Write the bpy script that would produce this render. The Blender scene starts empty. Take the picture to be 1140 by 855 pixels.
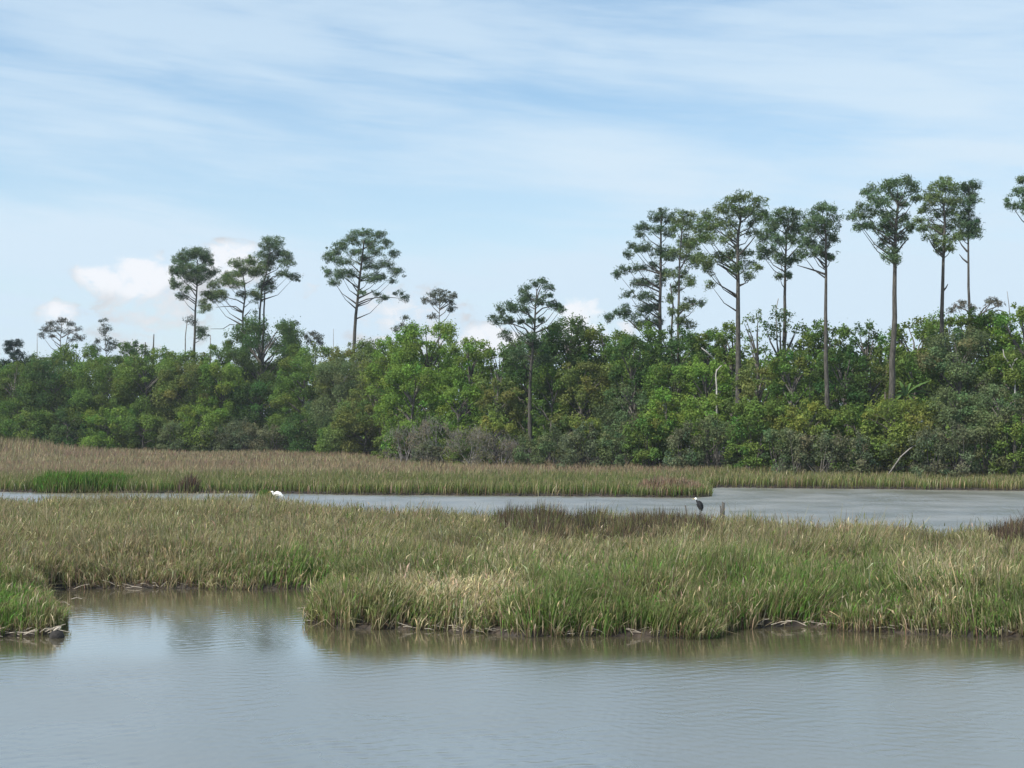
import bpy, math, random
import numpy as np
R = math.radians
# ------------------------------------------------------------------ camera, sky, sun, exposure
scn = bpy.context.scene
col = scn.collection
HOR, F, CH = 462.0, 1700.0, 5.0          # horizon row, focal length in photo pixels, eye height in metres
cam = bpy.data.objects.new('camera', bpy.data.cameras.new('camera'))
col.objects.link(cam)
cam.location = (0, 0, CH)
cam.rotation_euler = (R(90) + math.atan((HOR - 427.5) / F), 0, 0)
cam.data.sensor_width = 36
cam.data.lens = F / 1140 * 36
cam.data.clip_end = 8000
scn.camera = cam

SUN_EL, SUN_AZ = 50, -125                 # azimuth clockwise from the view direction
SKY_STRENGTH = 0.105
w = bpy.data.worlds.new('World'); scn.world = w; w.use_nodes = True
nt = w.node_tree; nt.nodes.clear()
def N(t, **k):
    n = nt.nodes.new(t)
    for a, b in k.items(): setattr(n, a, b)
    return n
def L(a, b): nt.links.new(a, b)
def M(op, a, b=None, c=None, clamp=False):
    n = N('ShaderNodeMath', operation=op, use_clamp=clamp)
    for i, v in enumerate((a, b, c)):
        if v is None: continue
        if isinstance(v, (int, float)): n.inputs[i].default_value = v
        else: L(v, n.inputs[i])
    return n.outputs[0]
def noise(vec, scale, detail=5, rough=.55, dist=0):
    n = N('ShaderNodeTexNoise'); n.inputs['Scale'].default_value = scale; n.inputs['Detail'].default_value = detail
    n.inputs['Roughness'].default_value = rough; n.inputs['Distortion'].default_value = dist
    L(vec, n.inputs['Vector']); return n.outputs['Fac']
def sstep(x, a, b):
    n = N('ShaderNodeMapRange', interpolation_type='SMOOTHSTEP'); n.inputs[1].default_value = a; n.inputs[2].default_value = b
    L(x, n.inputs[0]); return n.outputs[0]
def comb(x, y, z=0.0):
    n = N('ShaderNodeCombineXYZ')
    for i, v in enumerate((x, y, z)):
        if isinstance(v, (int, float)): n.inputs[i].default_value = v
        else: L(v, n.inputs[i])
    return n.outputs[0]
sky = N('ShaderNodeTexSky', sky_type='NISHITA', sun_disc=False)
sky.sun_elevation = R(SUN_EL); sky.sun_rotation = R(SUN_AZ); sky.air_density = 1.0; sky.dust_density = 0.6; sky.ozone_density = 2.2
tc = N('ShaderNodeTexCoord'); sp = N('ShaderNodeSeparateXYZ'); L(tc.outputs['Generated'], sp.inputs[0])
az = M('ARCTAN2', sp.outputs[0], sp.outputs[1]); el = M('ARCSINE', sp.outputs[2])
# thin cirrus sheets: long soft streaks drawn out along the horizon
sk1 = noise(comb(M('MULTIPLY', az, 3.2), M('ADD', M('MULTIPLY', el, 19), M('MULTIPLY', az, 2.2)), 3.7), 1.0, 4, .45, .5)
sk2 = noise(comb(M('MULTIPLY', az, 10), M('ADD', M('MULTIPLY', el, 55), M('MULTIPLY', az, 4.0)), 8.1), 1.0, 4, .5, .6)
sk3 = noise(comb(M('MULTIPLY', az, 14), M('ADD', M('MULTIPLY', el, 170), M('MULTIPLY', az, 16)), 2.2), 1.0, 7, .6, .8)
streak = M('ADD', M('ADD', M('MULTIPLY', sk1, .68), M('MULTIPLY', sk2, .2)), M('MULTIPLY', sk3, .12))
cir = sstep(streak, .34, .62)
low = sstep(el, .26, .03)                 # the veil thickens towards the horizon
veil = M('ADD', M('ADD', M('MULTIPLY', cir, .68), .06), M('MULTIPLY', low, .60), clamp=True)
east = sstep(az, -.15, .42)
veil = M('ADD', veil, M('MULTIPLY', east, .10), clamp=True)
# cumulus heads low over the wood: (azimuth px, height px, half width, half height, strength)
CUM = [(112,310,36,19,.85),(152,303,46,22,1.1),(165,335,75,44,.5),(258,287,44,19,1.0),(62,352,26,19,.75),(345,316,16,20,.45),
       (450,345,72,32,.62),(500,352,35,20,.35),(545,374,46,18,.9),(648,350,40,26,1.1),(600,372,60,20,.5),(470,380,70,24,.4),(690,362,30,16,.6),
       (175,385,60,25,.3),(1290,330,80,30,.9),(-120,330,90,30,.9)]
cn1 = noise(comb(M('MULTIPLY', az, 60), M('MULTIPLY', el, 85), 1.3), 1.0, 8, .62, .4)
cum = None
for (px, py, a, b, s) in CUM:
    du = M('DIVIDE', M('SUBTRACT', az, math.atan((px-570)/F)), a*1.25/F)
    dv = M('SUBTRACT', el, math.atan((HOR-py)/F)); dv = M('MAXIMUM', M('MULTIPLY', dv, F/(b*1.15)), M('MULTIPLY', dv, -F/(b*2.1)))   # crisp heads, soft feet
    r2 = M('ADD', M('MULTIPLY', du, du), M('MULTIPLY', dv, dv))
    g = M('MULTIPLY', M('SUBTRACT', 1.0, r2, clamp=True), s)
    cum = g if cum is None else M('MAXIMUM', cum, g)
cn2 = noise(comb(M('MULTIPLY', az, 22), M('MULTIPLY', el, 34), 5.3), 1.0, 6, .6, .6)
cfac = sstep(M('ADD', cum, M('ADD', M('MULTIPLY', M('SUBTRACT', cn1, .5), 2.2), M('MULTIPLY', M('SUBTRACT', cn2, .5), 3.2))), .22, 1.0)
cfac = M('MULTIPLY', cfac, sstep(cum, 0.0, .3))
hsv = N('ShaderNodeHueSaturation'); hsv.inputs['Saturation'].default_value = 1.12; hsv.inputs['Hue'].default_value = .493; L(sky.outputs[0], hsv.inputs['Color'])
b1 = N('ShaderNodeBackground'); L(hsv.outputs[0], b1.inputs[0]); b1.inputs[1].default_value = SKY_STRENGTH
b2 = N('ShaderNodeBackground'); b2.inputs[0].default_value = (.53, .65, .755, 1); b2.inputs[1].default_value = .83
b3 = N('ShaderNodeBackground'); b3.inputs[0].default_value = (.97, .97, 1, 1); L(M('ADD', .42, M('MULTIPLY', sstep(M('ADD', cum, M('MULTIPLY', cn1, .5)), .45, 1.05), .24)), b3.inputs[1])
m1 = N('ShaderNodeMixShader'); L(veil, m1.inputs[0]); L(b1.outputs[0], m1.inputs[1]); L(b2.outputs[0], m1.inputs[2])
m2 = N('ShaderNodeMixShader'); L(M('MULTIPLY', cfac, .8), m2.inputs[0]); L(m1.outputs[0], m2.inputs[1]); L(b3.outputs[0], m2.inputs[2])
wo = N('ShaderNodeOutputWorld'); L(m2.outputs[0], wo.inputs[0])

sl = bpy.data.lights.new('sun', 'SUN'); sl.energy = 4.0; sl.angle = R(.6); sl.color = (1, .95, .86)
sun = bpy.data.objects.new('sun', sl); col.objects.link(sun)
sun.rotation_euler = (R(90 - SUN_EL), 0, R(180 - SUN_AZ))
scn.view_settings.view_transform = 'Standard'; scn.view_settings.look = 'None'
scn.view_settings.exposure = 0.62; scn.view_settings.gamma = 1.0
scn.cycles.max_bounces = 6; scn.cycles.transparent_max_bounces = 4

# ------------------------------------------------------------------ helpers
rng = np.random.default_rng(7); random.seed(7)
def at(px, d, z): return np.array([(px - 570) / F * d, d, z])
def P(px, py, d): return np.array([(px - 570) / F * d, d, CH + (HOR - py) / F * d])   # a point at distance d seen at that photo pixel

_lat = rng.random((256, 256))
def vnoise(x, y, s=1.0, o=0):
    x = np.asarray(x) / s + 17.3 * (o + 1); y = np.asarray(y) / s + 9.1 * (o + 2)
    xi = np.floor(x).astype(int); yi = np.floor(y).astype(int); fx = x - xi; fy = y - yi
    fx = fx*fx*(3-2*fx); fy = fy*fy*(3-2*fy)
    g = lambda a, b: _lat[a % 256, b % 256]
    return (g(xi, yi)*(1-fx)+g(xi+1, yi)*fx)*(1-fy) + (g(xi, yi+1)*(1-fx)+g(xi+1, yi+1)*fx)*fy
def fnoise(x, y, s=1.0, o=0):
    return (vnoise(x, y, s, o)*.55 + vnoise(x, y, s/2.1, o+3)*.28 + vnoise(x, y, s/4.3, o+5)*.17)

def mesh(name, v, q, mat, parent=None, tint=None, smooth=False, loc=None):
    v = np.asarray(v, dtype=np.float64).reshape(-1, 3); q = np.asarray(q, dtype=np.int32).reshape(-1, 4)
    base = np.array(parent.location) if parent is not None else (np.array(loc) if loc is not None else np.zeros(3))
    v = v - base
    m = bpy.data.meshes.new(name)
    m.vertices.add(len(v)); m.vertices.foreach_set('co', v.astype(np.float32).ravel())
    m.loops.add(q.size); m.loops.foreach_set('vertex_index', q.ravel())
    m.polygons.add(len(q)); m.polygons.foreach_set('loop_start', np.arange(len(q), dtype=np.int32)*4)
    try: m.polygons.foreach_set('loop_total', np.full(len(q), 4, dtype=np.int32))
    except Exception: pass
    if smooth: m.polygons.foreach_set('use_smooth', np.ones(len(q), dtype=bool))
    if tint is not None:
        a = m.color_attributes.new('tint', 'FLOAT_COLOR', 'POINT')
        c = np.ones((len(v), 4), dtype=np.float32); c[:, :3] = tint; a.data.foreach_set('color', c.ravel())
    m.update(); m.validate()
    m.materials.append(mat)
    o = bpy.data.objects.new(name, m); col.objects.link(o)
    if parent is not None: o.parent = parent
    elif loc is not None: o.location = loc
    return o
def tag(o, label=None, cat=None, group=None, kind=None):
    if label: o['label'] = label
    if cat: o['category'] = cat
    if group: o['group'] = group
    if kind: o['kind'] = kind
    return o
def root(name, p, label, cat, group=None):
    o = bpy.data.objects.new(name, None); col.objects.link(o); o.location = tuple(float(t) for t in p); o.empty_display_size = .3
    bpy.context.view_layer.update() if False else None
    return tag(o, label, cat, group)

class Tubes:
    def __init__(s): s.v = []; s.q = []; s.n = 0
    def add(s, pts, rad, k=6, cap=True, squash=None):
        pts = [np.array(p, float) for p in pts]; rad = list(rad) if hasattr(rad, '__len__') else [rad]*len(pts)
        if cap:
            d0 = pts[0]-pts[1]; d1 = pts[-1]-pts[-2]
            pts = [pts[0]+d0/np.linalg.norm(d0)*rad[0]*.3] + pts + [pts[-1]+d1/np.linalg.norm(d1)*rad[-1]*.3]
            rad = [rad[0]*.05] + rad + [rad[-1]*.05]
        n = len(pts); ring = []
        up = np.array([.13, .31, .94]); T = [pts[min(i+1, n-1)]-pts[max(i-1, 0)] for i in range(n)]
        u = None
        for i in range(n):
            t = T[i]/(np.linalg.norm(T[i])+1e-9)
            if u is None:
                u = np.cross(t, up); 
                if np.linalg.norm(u) < .1: u = np.cross(t, np.array([1., 0, 0]))
            u = u - t*np.dot(u, t); u /= np.linalg.norm(u); b = np.cross(t, u)
            for j in range(k):
                a = 2*math.pi*j/k
                ring.append(pts[i] + (u*math.cos(a)+b*math.sin(a))*rad[i])
        s.v += ring
        for i in range(n-1):
            for j in range(k):
                s.q.append((s.n+i*k+j, s.n+i*k+(j+1) % k, s.n+(i+1)*k+(j+1) % k, s.n+(i+1)*k+j))
        s.n += n*k
    def build(s, name, mat, parent=None, **k): return mesh(name, s.v, s.q, mat, parent, smooth=True, **k)

def unit(a): return a/(np.linalg.norm(a, axis=-1, keepdims=True)+1e-9)
def leaves(c, out, size, aspect, flat=.8):
    """rhombic leaves at centres c; out = outward direction"""
    n = len(c)
    nor = unit(out*.7 + np.array([0, 0, .55]) + rng.normal(size=(n, 3))*flat)
    a = unit(np.cross(nor, rng.normal(size=(n, 3)))); b = np.cross(nor, a)
    s = np.asarray(size).reshape(-1, 1); 
    v = np.stack([c-a*s, c+b*s*aspect, c+a*s, c-b*s*aspect], axis=1).reshape(-1, 3)
    return v, np.arange(n*4).reshape(-1, 4)
def ball(n, shell=.0):
    d = unit(rng.normal(size=(n, 3))); r = (shell + (1-shell)*rng.random((n, 1)))**(1/2.2)
    return d*r, d

# ------------------------------------------------------------------ materials
def mat(name):
    m = bpy.data.materials.new(name); m.use_nodes = True; return m, m.node_tree, m.node_tree.nodes, m.node_tree.links
def leaf_mat(name, trans=.35, gloss=.06):
    m, t, n, l = mat(name); n.clear()
    at_ = n.new('ShaderNodeAttribute'); at_.attribute_name = 'tint'
    d = n.new('ShaderNodeBsdfDiffuse'); tr = n.new('ShaderNodeBsdfTranslucent'); g = n.new('ShaderNodeBsdfGlossy'); g.inputs['Roughness'].default_value = .45
    g.inputs['Color'].default_value = (.8, .8, .8, 1)
    hs = n.new('ShaderNodeHueSaturation'); hs.inputs['Saturation'].default_value = 1.1; hs.inputs['Value'].default_value = 1.15
    l.new(at_.outputs['Color'], d.inputs[0]); l.new(at_.outputs['Color'], hs.inputs['Color']); l.new(hs.outputs[0], tr.inputs[0])
    a = n.new('ShaderNodeMixShader'); a.inputs[0].default_value = trans; l.new(d.outputs[0], a.inputs[1]); l.new(tr.outputs[0], a.inputs[2])
    b = n.new('ShaderNodeMixShader'); b.inputs[0].default_value = gloss; l.new(a.outputs[0], b.inputs[1]); l.new(g.outputs[0], b.inputs[2])
    o = n.new('ShaderNodeOutputMaterial'); l.new(b.outputs[0], o.inputs[0]); return m
LEAF = leaf_mat('foliage', .38, .0); NEEDLE = leaf_mat('pine_needles', .22, .01); BLADE = leaf_mat('grass_blades', .35, .0)
def rough_mat(name, c1, c2, scale=8, bump=.3, rough=.9, stretch=(1, 1, 1)):
    m, t, n, l = mat(name); p = n['Principled BSDF']; p.inputs['Roughness'].default_value = rough
    tcn = n.new('ShaderNodeTexCoord'); mp = n.new('ShaderNodeMapping'); mp.inputs['Scale'].default_value = stretch
    nz = n.new('ShaderNodeTexNoise'); nz.inputs['Scale'].default_value = scale; nz.inputs['Detail'].default_value = 8
    cr = n.new('ShaderNodeValToRGB'); cr.color_ramp.elements[0].position = .35; cr.color_ramp.elements[1].position = .68
    cr.color_ramp.elements[0].color = (*c1, 1); cr.color_ramp.elements[1].color = (*c2, 1)
    l.new(tcn.outputs['Object'], mp.inputs[0]); l.new(mp.outputs[0], nz.inputs['Vector']); l.new(nz.outputs['Fac'], cr.inputs[0]); l.new(cr.outputs[0], p.inputs['Base Color'])
    b = n.new('ShaderNodeBump'); b.inputs['Strength'].default_value = bump; b.inputs['Distance'].default_value = .05
    l.new(nz.outputs['Fac'], b.inputs['Height']); l.new(b.outputs[0], p.inputs['Normal']); return m
BARK = rough_mat('pine_bark', (.036, .033, .028), (.092, .085, .072), 3, .6, .95, (3, 3, .7))
BARK2 = rough_mat('grey_bark', (.06, .054, .048), (.15, .135, .12), 3, .5, .95, (3, 3, .7))
DEAD = rough_mat('bleached_wood', (.28, .265, .24), (.52, .50, .46), 4, .4, .9, (2, 2, .6))
GREYWOOD = rough_mat('weathered_wood', (.12, .11, .10), (.28, .26, .24), 4, .4, .9)
DRIFT = rough_mat('driftwood', (.28, .24, .19), (.52, .46, .38), 9, .5, .9)
MUD = rough_mat('mud', (.010, .007, .005), (.046, .031, .019), 4, .8, .75)

# ------------------------------------------------------------------ terrain and water
def poly_sdf(x, y, poly):
    poly = np.array(poly, float); n = len(poly); d = np.full(x.shape, 1e9); inside = np.zeros(x.shape, bool)
    for i in range(n):
        a = poly[i]; b = poly[(i+1) % n]; e = b-a
        wx = x-a[0]; wy = y-a[1]; t = np.clip((wx*e[0]+wy*e[1])/(e@e), 0, 1)
        d = np.minimum(d, (wx-e[0]*t)**2+(wy-e[1]*t)**2)
        c = ((a[1] > y) != (b[1] > y)) & (x < (b[0]-a[0])*(y-a[1])/((b[1]-a[1]) if b[1] != a[1] else 1e-9)+a[0])
        inside ^= c
    d = np.sqrt(d); return np.where(inside, d, -d)
def g2(px, py):                                   # a ground-level shore point seen at that photo pixel
    d = CH*F/(py-HOR); return ((px-570)/F*d, d)
def top2(px, py, h=1.05):                         # the foot of grass h tall whose tips show at that pixel
    d = (CH-h)*F/(py-HOR); return ((px-570)/F*d, d)
NEAR = [(-60, 33), (-22, 34), g2(-40, 712), g2(20, 709), g2(60, 706), g2(72, 694), g2(58, 676), g2(40, 660), g2(70, 656), g2(150, 655), g2(240, 655), g2(330, 655), g2(372, 657),
        g2(366, 668), g2(350, 682), g2(349, 692), g2(380, 697), g2(450, 700), g2(520, 704), g2(600, 708), g2(680, 708), g2(755, 709), g2(800, 706), g2(822, 697), g2(900, 698), g2(1000, 703),
        g2(1080, 707), g2(1150, 710), (24, 34), (60, 33.5), (60, 56), top2(1200, 584), top2(1140, 584), top2(1050, 586), top2(960, 583), top2(860, 580), top2(780, 577), top2(720, 573), top2(640, 572), top2(560, 571),
        top2(480, 566), top2(400, 562), top2(330, 558), top2(270, 554.5), top2(200, 553), top2(100, 553), top2(0, 553), top2(-80, 553), (-60, 74)]
FAR = [(-160, 99), g2(-100, 547.5), g2(0, 547.5), g2(60, 549), g2(150, 549), g2(300, 549.5), g2(400, 551), g2(500, 551.5), g2(600, 552.3), g2(700, 553.2), g2(770, 554), g2(790, 552.5), g2(792, 549),
       g2(780, 545), g2(800, 542.6), g2(870, 543.5), g2(950, 544.3), g2(1050, 545.5), g2(1200, 547), (90, 97), (160, 95), (1600, 95), (1600, 1600), (-1600, 1600), (-1600, 99)]
ISLET = [g2(286, 561), g2(296, 562), g2(304, 561.5), g2(303, 558), g2(288, 557)]
DL = [(-400, 190), (0, 188), (300, 182), (415, 166), (450, 139), (600, 131), (800, 122), (880, 113), (1140, 108), (1500, 106)]
def dline(px): return float(np.interp(px, [a for a, b in DL], [b for a, b in DL]))
def warp(x, y):
    near = np.clip((60-y)/20, .45, 1) ; 
    return x+(fnoise(x, y, 1.6, 1)-.5)*.7*near, y+(fnoise(x, y, 1.3, 2)-.5)*1.0*near
def land(x, y):
    wx, wy = warp(x, y)
    return poly_sdf(wx, wy, NEAR), poly_sdf(wx, wy, FAR), poly_sdf(wx, wy, ISLET)
def ground_z(x, y):
    s1, s2, s3 = land(x, y)
    s = np.maximum(np.maximum(s1, s2), s3)
    z = np.clip(.02+s*.9, -.6, .13)
    z = z + np.where(s > .1, (fnoise(x, y, .9, 4)-.5)*.07, 0)
    pxx = 570 + x/np.maximum(y, 1)*F
    dl = np.interp(pxx, [a for a, b in DL], [b for a, b in DL])
    return z + np.clip((y-dl+2)/40, 0, 1)*.5*(s2 > 0)
def axis(parts):
    a = np.concatenate([np.arange(p, q, s) for p, q, s in parts]); return a
gx = axis([(-900, -300, 100), (-300, -80, 11), (-80, -18, 1.0), (-18, 18, .15), (18, 80, 1.0), (80, 300, 11), (300, 901, 100)])
gy = axis([(-60, 20, 8), (20, 33, 1), (33, 46, .12), (46, 112, .5), (112, 230, 3), (230, 910, 40)])
GX, GY = np.meshgrid(gx, gy); GZ = ground_z(GX, GY)
nx, ny = len(gx), len(gy); idx = np.arange(nx*ny).reshape(ny, nx)
tag(mesh('ground', np.stack([GX, GY, GZ], -1), np.stack([idx[:-1, :-1], idx[:-1, 1:], idx[1:, 1:], idx[1:, :-1]], -1), MUD, smooth=True), kind='structure')

m, t, n, l = mat('marsh_water'); p = n['Principled BSDF']
p.inputs['Base Color'].default_value = (.085, .076, .046, 1); p.inputs['IOR'].default_value = 1.4
geo = n.new('ShaderNodeNewGeometry'); gn = n.new('ShaderNodeTexNoise'); gn.inputs['Scale'].default_value = .25; l.new(geo.outputs['Position'], gn.inputs['Vector'])
mr = n.new('ShaderNodeMapRange'); mr.inputs[1].default_value = .35; mr.inputs[2].default_value = .65; mr.inputs[3].default_value = .7; mr.inputs[4].default_value = 1.15
l.new(gn.outputs['Fac'], mr.inputs[0]); sepn = n.new('ShaderNodeSeparateXYZ'); l.new(geo.outputs['Position'], sepn.inputs[0])
def ramp_(a, b):
    k_ = n.new('ShaderNodeMapRange'); k_.interpolation_type = 'SMOOTHSTEP'; k_.inputs[1].default_value = a; k_.inputs[2].default_value = b; l.new(sepn.outputs[1], k_.inputs[0]); return k_.outputs[0]
def mm(op, a, b):
    k_ = n.new('ShaderNodeMath'); k_.operation = op
    for i_, v_ in enumerate((a, b)):
        if isinstance(v_, (int, float)): k_.inputs[i_].default_value = v_
        else: l.new(v_, k_.inputs[i_])
    return k_.outputs[0]
l.new(mm('ADD', mm('MULTIPLY', mm('MULTIPLY', mm('MAXIMUM', mm('MULTIPLY', ramp_(33.5, 28.5), .20), mm('MULTIPLY', ramp_(50, 56), .31)), 1.0), mr.outputs[0]), .095), p.inputs['Roughness'])     # ripples finer than the mesh
gl = n.new('ShaderNodeBsdfGlossy'); gl.inputs['Color'].default_value = (.97, .95, .915, 1); l.new(p.inputs['Roughness'].links[0].from_socket, gl.inputs['Roughness'])
mx = n.new('ShaderNodeMixShader'); mx.inputs[0].default_value = .46; l.new(p.outputs[0], mx.inputs[1]); l.new(gl.outputs[0], mx.inputs[2]); l.new(mx.outputs[0], n['Material Output'].inputs[0])
WATER = m
def wave_z(x, y):
    """wind ripples: a sum of short waves running mostly towards the camera, flat in the lee of the banks"""
    z = np.zeros(x.shape); r_ = np.random.default_rng(3)
    for i in range(34):
        lam = .11*(4.2**r_.random()); th = -math.pi/2+r_.normal()*1.0; k = 2*math.pi/lam
        sl_ = .013; wob = (vnoise(x, y, 2.5+3*lam, 50+i % 7)-.5)*5
        z += sl_/k*np.sin(k*(x*math.cos(th)+y*math.sin(th))+wob+r_.random()*6.28)
    open1 = np.clip((33.2-y)/4.5, 0, 1); open1 = open1*open1*(3-2*open1)
    open2 = np.clip((y-50)/6, 0, 1)
    gust = .35+1.3*fnoise(x, y, 5, 60)
    return z*np.maximum(np.maximum(open1*.7, open2*3.4), .2)*gust
def sheet(ax, ay):
    X_, Y_ = np.meshgrid(ax, ay); Z_ = wave_z(X_, Y_)*(np.abs(X_) < 60); Z_[0] = 0; Z_[-1] = 0
    i_ = np.arange(X_.size).reshape(X_.shape)
    return np.stack([X_, Y_, Z_], -1).reshape(-1, 3), np.stack([i_[:-1, :-1], i_[:-1, 1:], i_[1:, 1:], i_[1:, :-1]], -1).reshape(-1, 4)
v1, q1 = sheet(axis([(-320, -16, 8), (-16, 16, .035), (16, 325, 8)]), axis([(-60, 12, 4), (12, 20, .5), (20, 47, .035), (47, 48.01, .5)]))
v2, q2 = sheet(axis([(-320, -40, 10), (-40, 44, .075), (44, 325, 10)]), np.append(axis([(v1[:, 1].max(), 50, .5), (50, 107, .065), (107, 240, 6)]), 240))
tag(mesh('water', np.concatenate([v1, v2]), np.concatenate([q1, q2+len(v1)]), WATER, smooth=True), kind='structure')

# ------------------------------------------------------------------ marsh grass
C = dict(green=(.090, .155, .036), vivid=(.092, .20, .036), olive=(.16, .18, .064), straw=(.50, .43, .27), tan=(.29, .25, .15), brown=(.16, .115, .072), rush=(.095, .075, .058), red=(.27, .19, .14))
def blades(x, y, h, wdt, colr, lean=.22, z0=None, wind=.05, windy=0., tipc=None, basec=(.060, .045, .028)):
    n_ = len(x); th = rng.random(n_)*2*math.pi; la = rng.normal(size=n_)*lean
    dx = np.cos(th)*la*h + wind*h; dy = np.sin(th)*la*h + windy*h
    ph = rng.random(n_)*math.pi; sx, sy = np.cos(ph)*wdt/2, np.sin(ph)*wdt/2
    z0 = ground_z(x, y)-.03 if z0 is None else z0
    def ring(fr, k, ww):
        return (np.stack([x+dx*k-sx*ww, y+dy*k-sy*ww, z0+h*fr], -1), np.stack([x+dx*k+sx*ww, y+dy*k+sy*ww, z0+h*fr], -1))
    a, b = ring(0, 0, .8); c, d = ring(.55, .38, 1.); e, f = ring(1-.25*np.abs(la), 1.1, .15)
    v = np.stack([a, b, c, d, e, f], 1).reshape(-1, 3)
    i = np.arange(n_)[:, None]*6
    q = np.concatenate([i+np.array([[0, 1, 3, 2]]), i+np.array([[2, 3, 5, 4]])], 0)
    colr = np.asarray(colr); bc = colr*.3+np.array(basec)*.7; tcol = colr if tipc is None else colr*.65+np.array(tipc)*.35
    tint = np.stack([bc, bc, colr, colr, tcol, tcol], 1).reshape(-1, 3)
    return v, q, tint
def choose(wts, names):
    wts = np.stack(wts, -1); wts = np.clip(wts, 0, None)+1e-5; cs = np.cumsum(wts/wts.sum(-1, keepdims=True), -1)
    k = (rng.random(len(wts))[:, None] > cs).sum(-1).clip(0, len(names)-1)
    c = np.array([C[a] for a in names])[k]
    return c*(.75+.5*rng.random((len(c), 1)))*(1+.10*rng.normal(size=(len(c), 3)).clip(-1.5, 1.5)), k
def gauss(px, py, cx, cy, a, b): return np.exp(-((px-cx)/a)**2-((py-cy)/b)**2)

def near_grass():
    n0 = 830000
    y = 33.5+(76-33.5)*rng.random(n0)**1.25; x = (rng.random(n0)*2-1)*(.335*y+5)
    cl = fnoise(x, y, .55, 8); keep = rng.random(n0) < np.clip(.25+1.5*(cl-.25), .15, 1); x, y = x[keep], y[keep]
    wx, wy = warp(x, y); s = poly_sdf(wx, wy, NEAR); k = s > -.12+np.clip(fnoise(x, y, .7, 36)-.5, 0, 1)*.95*(rng.random(len(x)) < .88); x, y, s = x[k], y[k], s[k]
    px = 570+x/y*F; py = HOR+CH*F/y
    rp = np.exp(-(((px-605)/55)**2+((y-54.5)/4.2)**2)**2)+np.exp(-(((px-735)/60)**2+((y-53)/3.8)**2)**2)+np.exp(-(((px-1135)/32)**2+((y-49.5)/3)**2)**2)
    k = rng.random(len(x)) > rp*.7; x, y, s, px, py = x[k], y[k], s[k], px[k], py[k]
    # heights: shorter on the front lip, uneven in tussocks
    h = .62+.42*np.clip(s/2.5, 0, 1)+(fnoise(x, y, 2.4, 11)-.5)*1.0+(fnoise(x, y, .6, 12)-.5)*.85
    h = h*(.72+.4*rng.random(len(x)))*np.where(rng.random(len(x)) < .05, 1.28, 1)*np.where((px < 95) & (y < 39), .82, 1)
    h *= np.where(s < .25, .8, 1)
    f = np.clip((y-39-2.2*(fnoise(x, y, 7, 14)-.5)*3)/9, 0, 1)         # 0 at the wet front, 1 on the drier back
    n1 = fnoise(x, y, 3.2, 20); n2 = fnoise(x, y, 1.4, 21); n3 = fnoise(x, y, 5, 22)
    pale = gauss(px, py, 528, 688, 42, 13)*2.2+gauss(px, py, 465, 684, 28, 10)*1.5+gauss(px, py, 1050, 684, 45, 14)*.9+gauss(px, py, 600, 650, 60, 12)*.5+np.clip(n2-.7, 0, 1)*2.2
    viv = gauss(px, py, 0, 692, 30, 18)*3.5+gauss(px, py, 325, 655, 60, 14)*1.6+gauss(px, py, 640, 685, 60, 16)*.9+gauss(px, py, 900, 682, 130, 18)*1.2
    n1 = np.clip(.5+(n1-.5)*2.4, 0, 1); n2 = np.clip(.5+(n2-.5)*2, 0, 1); n3 = np.clip(.5+(n3-.5)*2.2, 0, 1)
    g = (1-f*.85)*(.25+3.0*n1**1.5); o = .65+.5*f
    tn = .22+f*(1.05+1.2*(n3-.5))+(px < 340)*.15; br = .10+.35*f*np.clip(n1*2-.6, 0, 1)+.35*(n2 < .35)*(1-f)+.25*np.clip(.55-s, 0, 1); st = .10+.12*f+pale*1.5; rd = .05+.25*f*(n3 > .5)
    c, kk = choose([g, viv*1.2, o, tn, br, st, rd], ['green', 'vivid', 'olive', 'tan', 'brown', 'straw', 'red'])
    wd = .013+.013*rng.random(len(x)); wd = np.where(kk == 5, wd*1.25, wd)*(1+(y-35)/90)
    wx_ = .05+(fnoise(x, y, 1.9, 33)-.5)*1.1; wy_ = (fnoise(x, y, 1.7, 35)-.5)*1.0
    v, q, tint = blades(x, y, h, wd, c, lean=.21, tipc=(.36, .31, .18), wind=wx_, windy=wy_)
    # side leaves bending off the stems at every angle
    k = rng.random(len(x)) < .6; x2, y2, h2 = x[k], y[k], h[k]; zg = ground_z(x2, y2)
    z2 = zg+h2*(.35+.5*rng.random(k.sum())); x2 = x2+rng.normal(size=len(x2))*.05; y2 = y2+rng.normal(size=len(x2))*.05
    c2 = c[k]*(1+.35*rng.random((len(x2), 1))); br_ = rng.random(len(x2)) < .045; c2[br_] = np.array([.36, .34, .20])*(.7+.5*rng.random((br_.sum(), 1)))
    vb, qb, tb = blades(x2, y2, .12+.2*rng.random(len(x2)), wd[k]*1.1, c2, lean=.75, z0=z2, tipc=(.34, .30, .17), basec=(.12, .13, .05))
    # dead bent stems leaning over the water along the edge
    e = (s < .35) & (rng.random(len(x)) < .25); c3 = np.where(rng.random((e.sum(), 1)) < .5, np.array(C['brown']), np.array(C['straw'])*.8)
    vc, qc, tcc = blades(x[e], y[e]-.08, .2+.3*rng.random(e.sum()), wd[e], c3, lean=1.1, z0=np.full(e.sum(), .02), wind=.0)
    q = np.concatenate([q, qb+len(v), qc+len(v)+len(vb)]); v = np.concatenate([v, vb, vc]); tint = np.concatenate([tint, tb, tcc])
    print('near blades', len(x))
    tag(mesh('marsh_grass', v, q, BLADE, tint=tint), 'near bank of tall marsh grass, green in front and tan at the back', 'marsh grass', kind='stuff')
near_grass()

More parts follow.
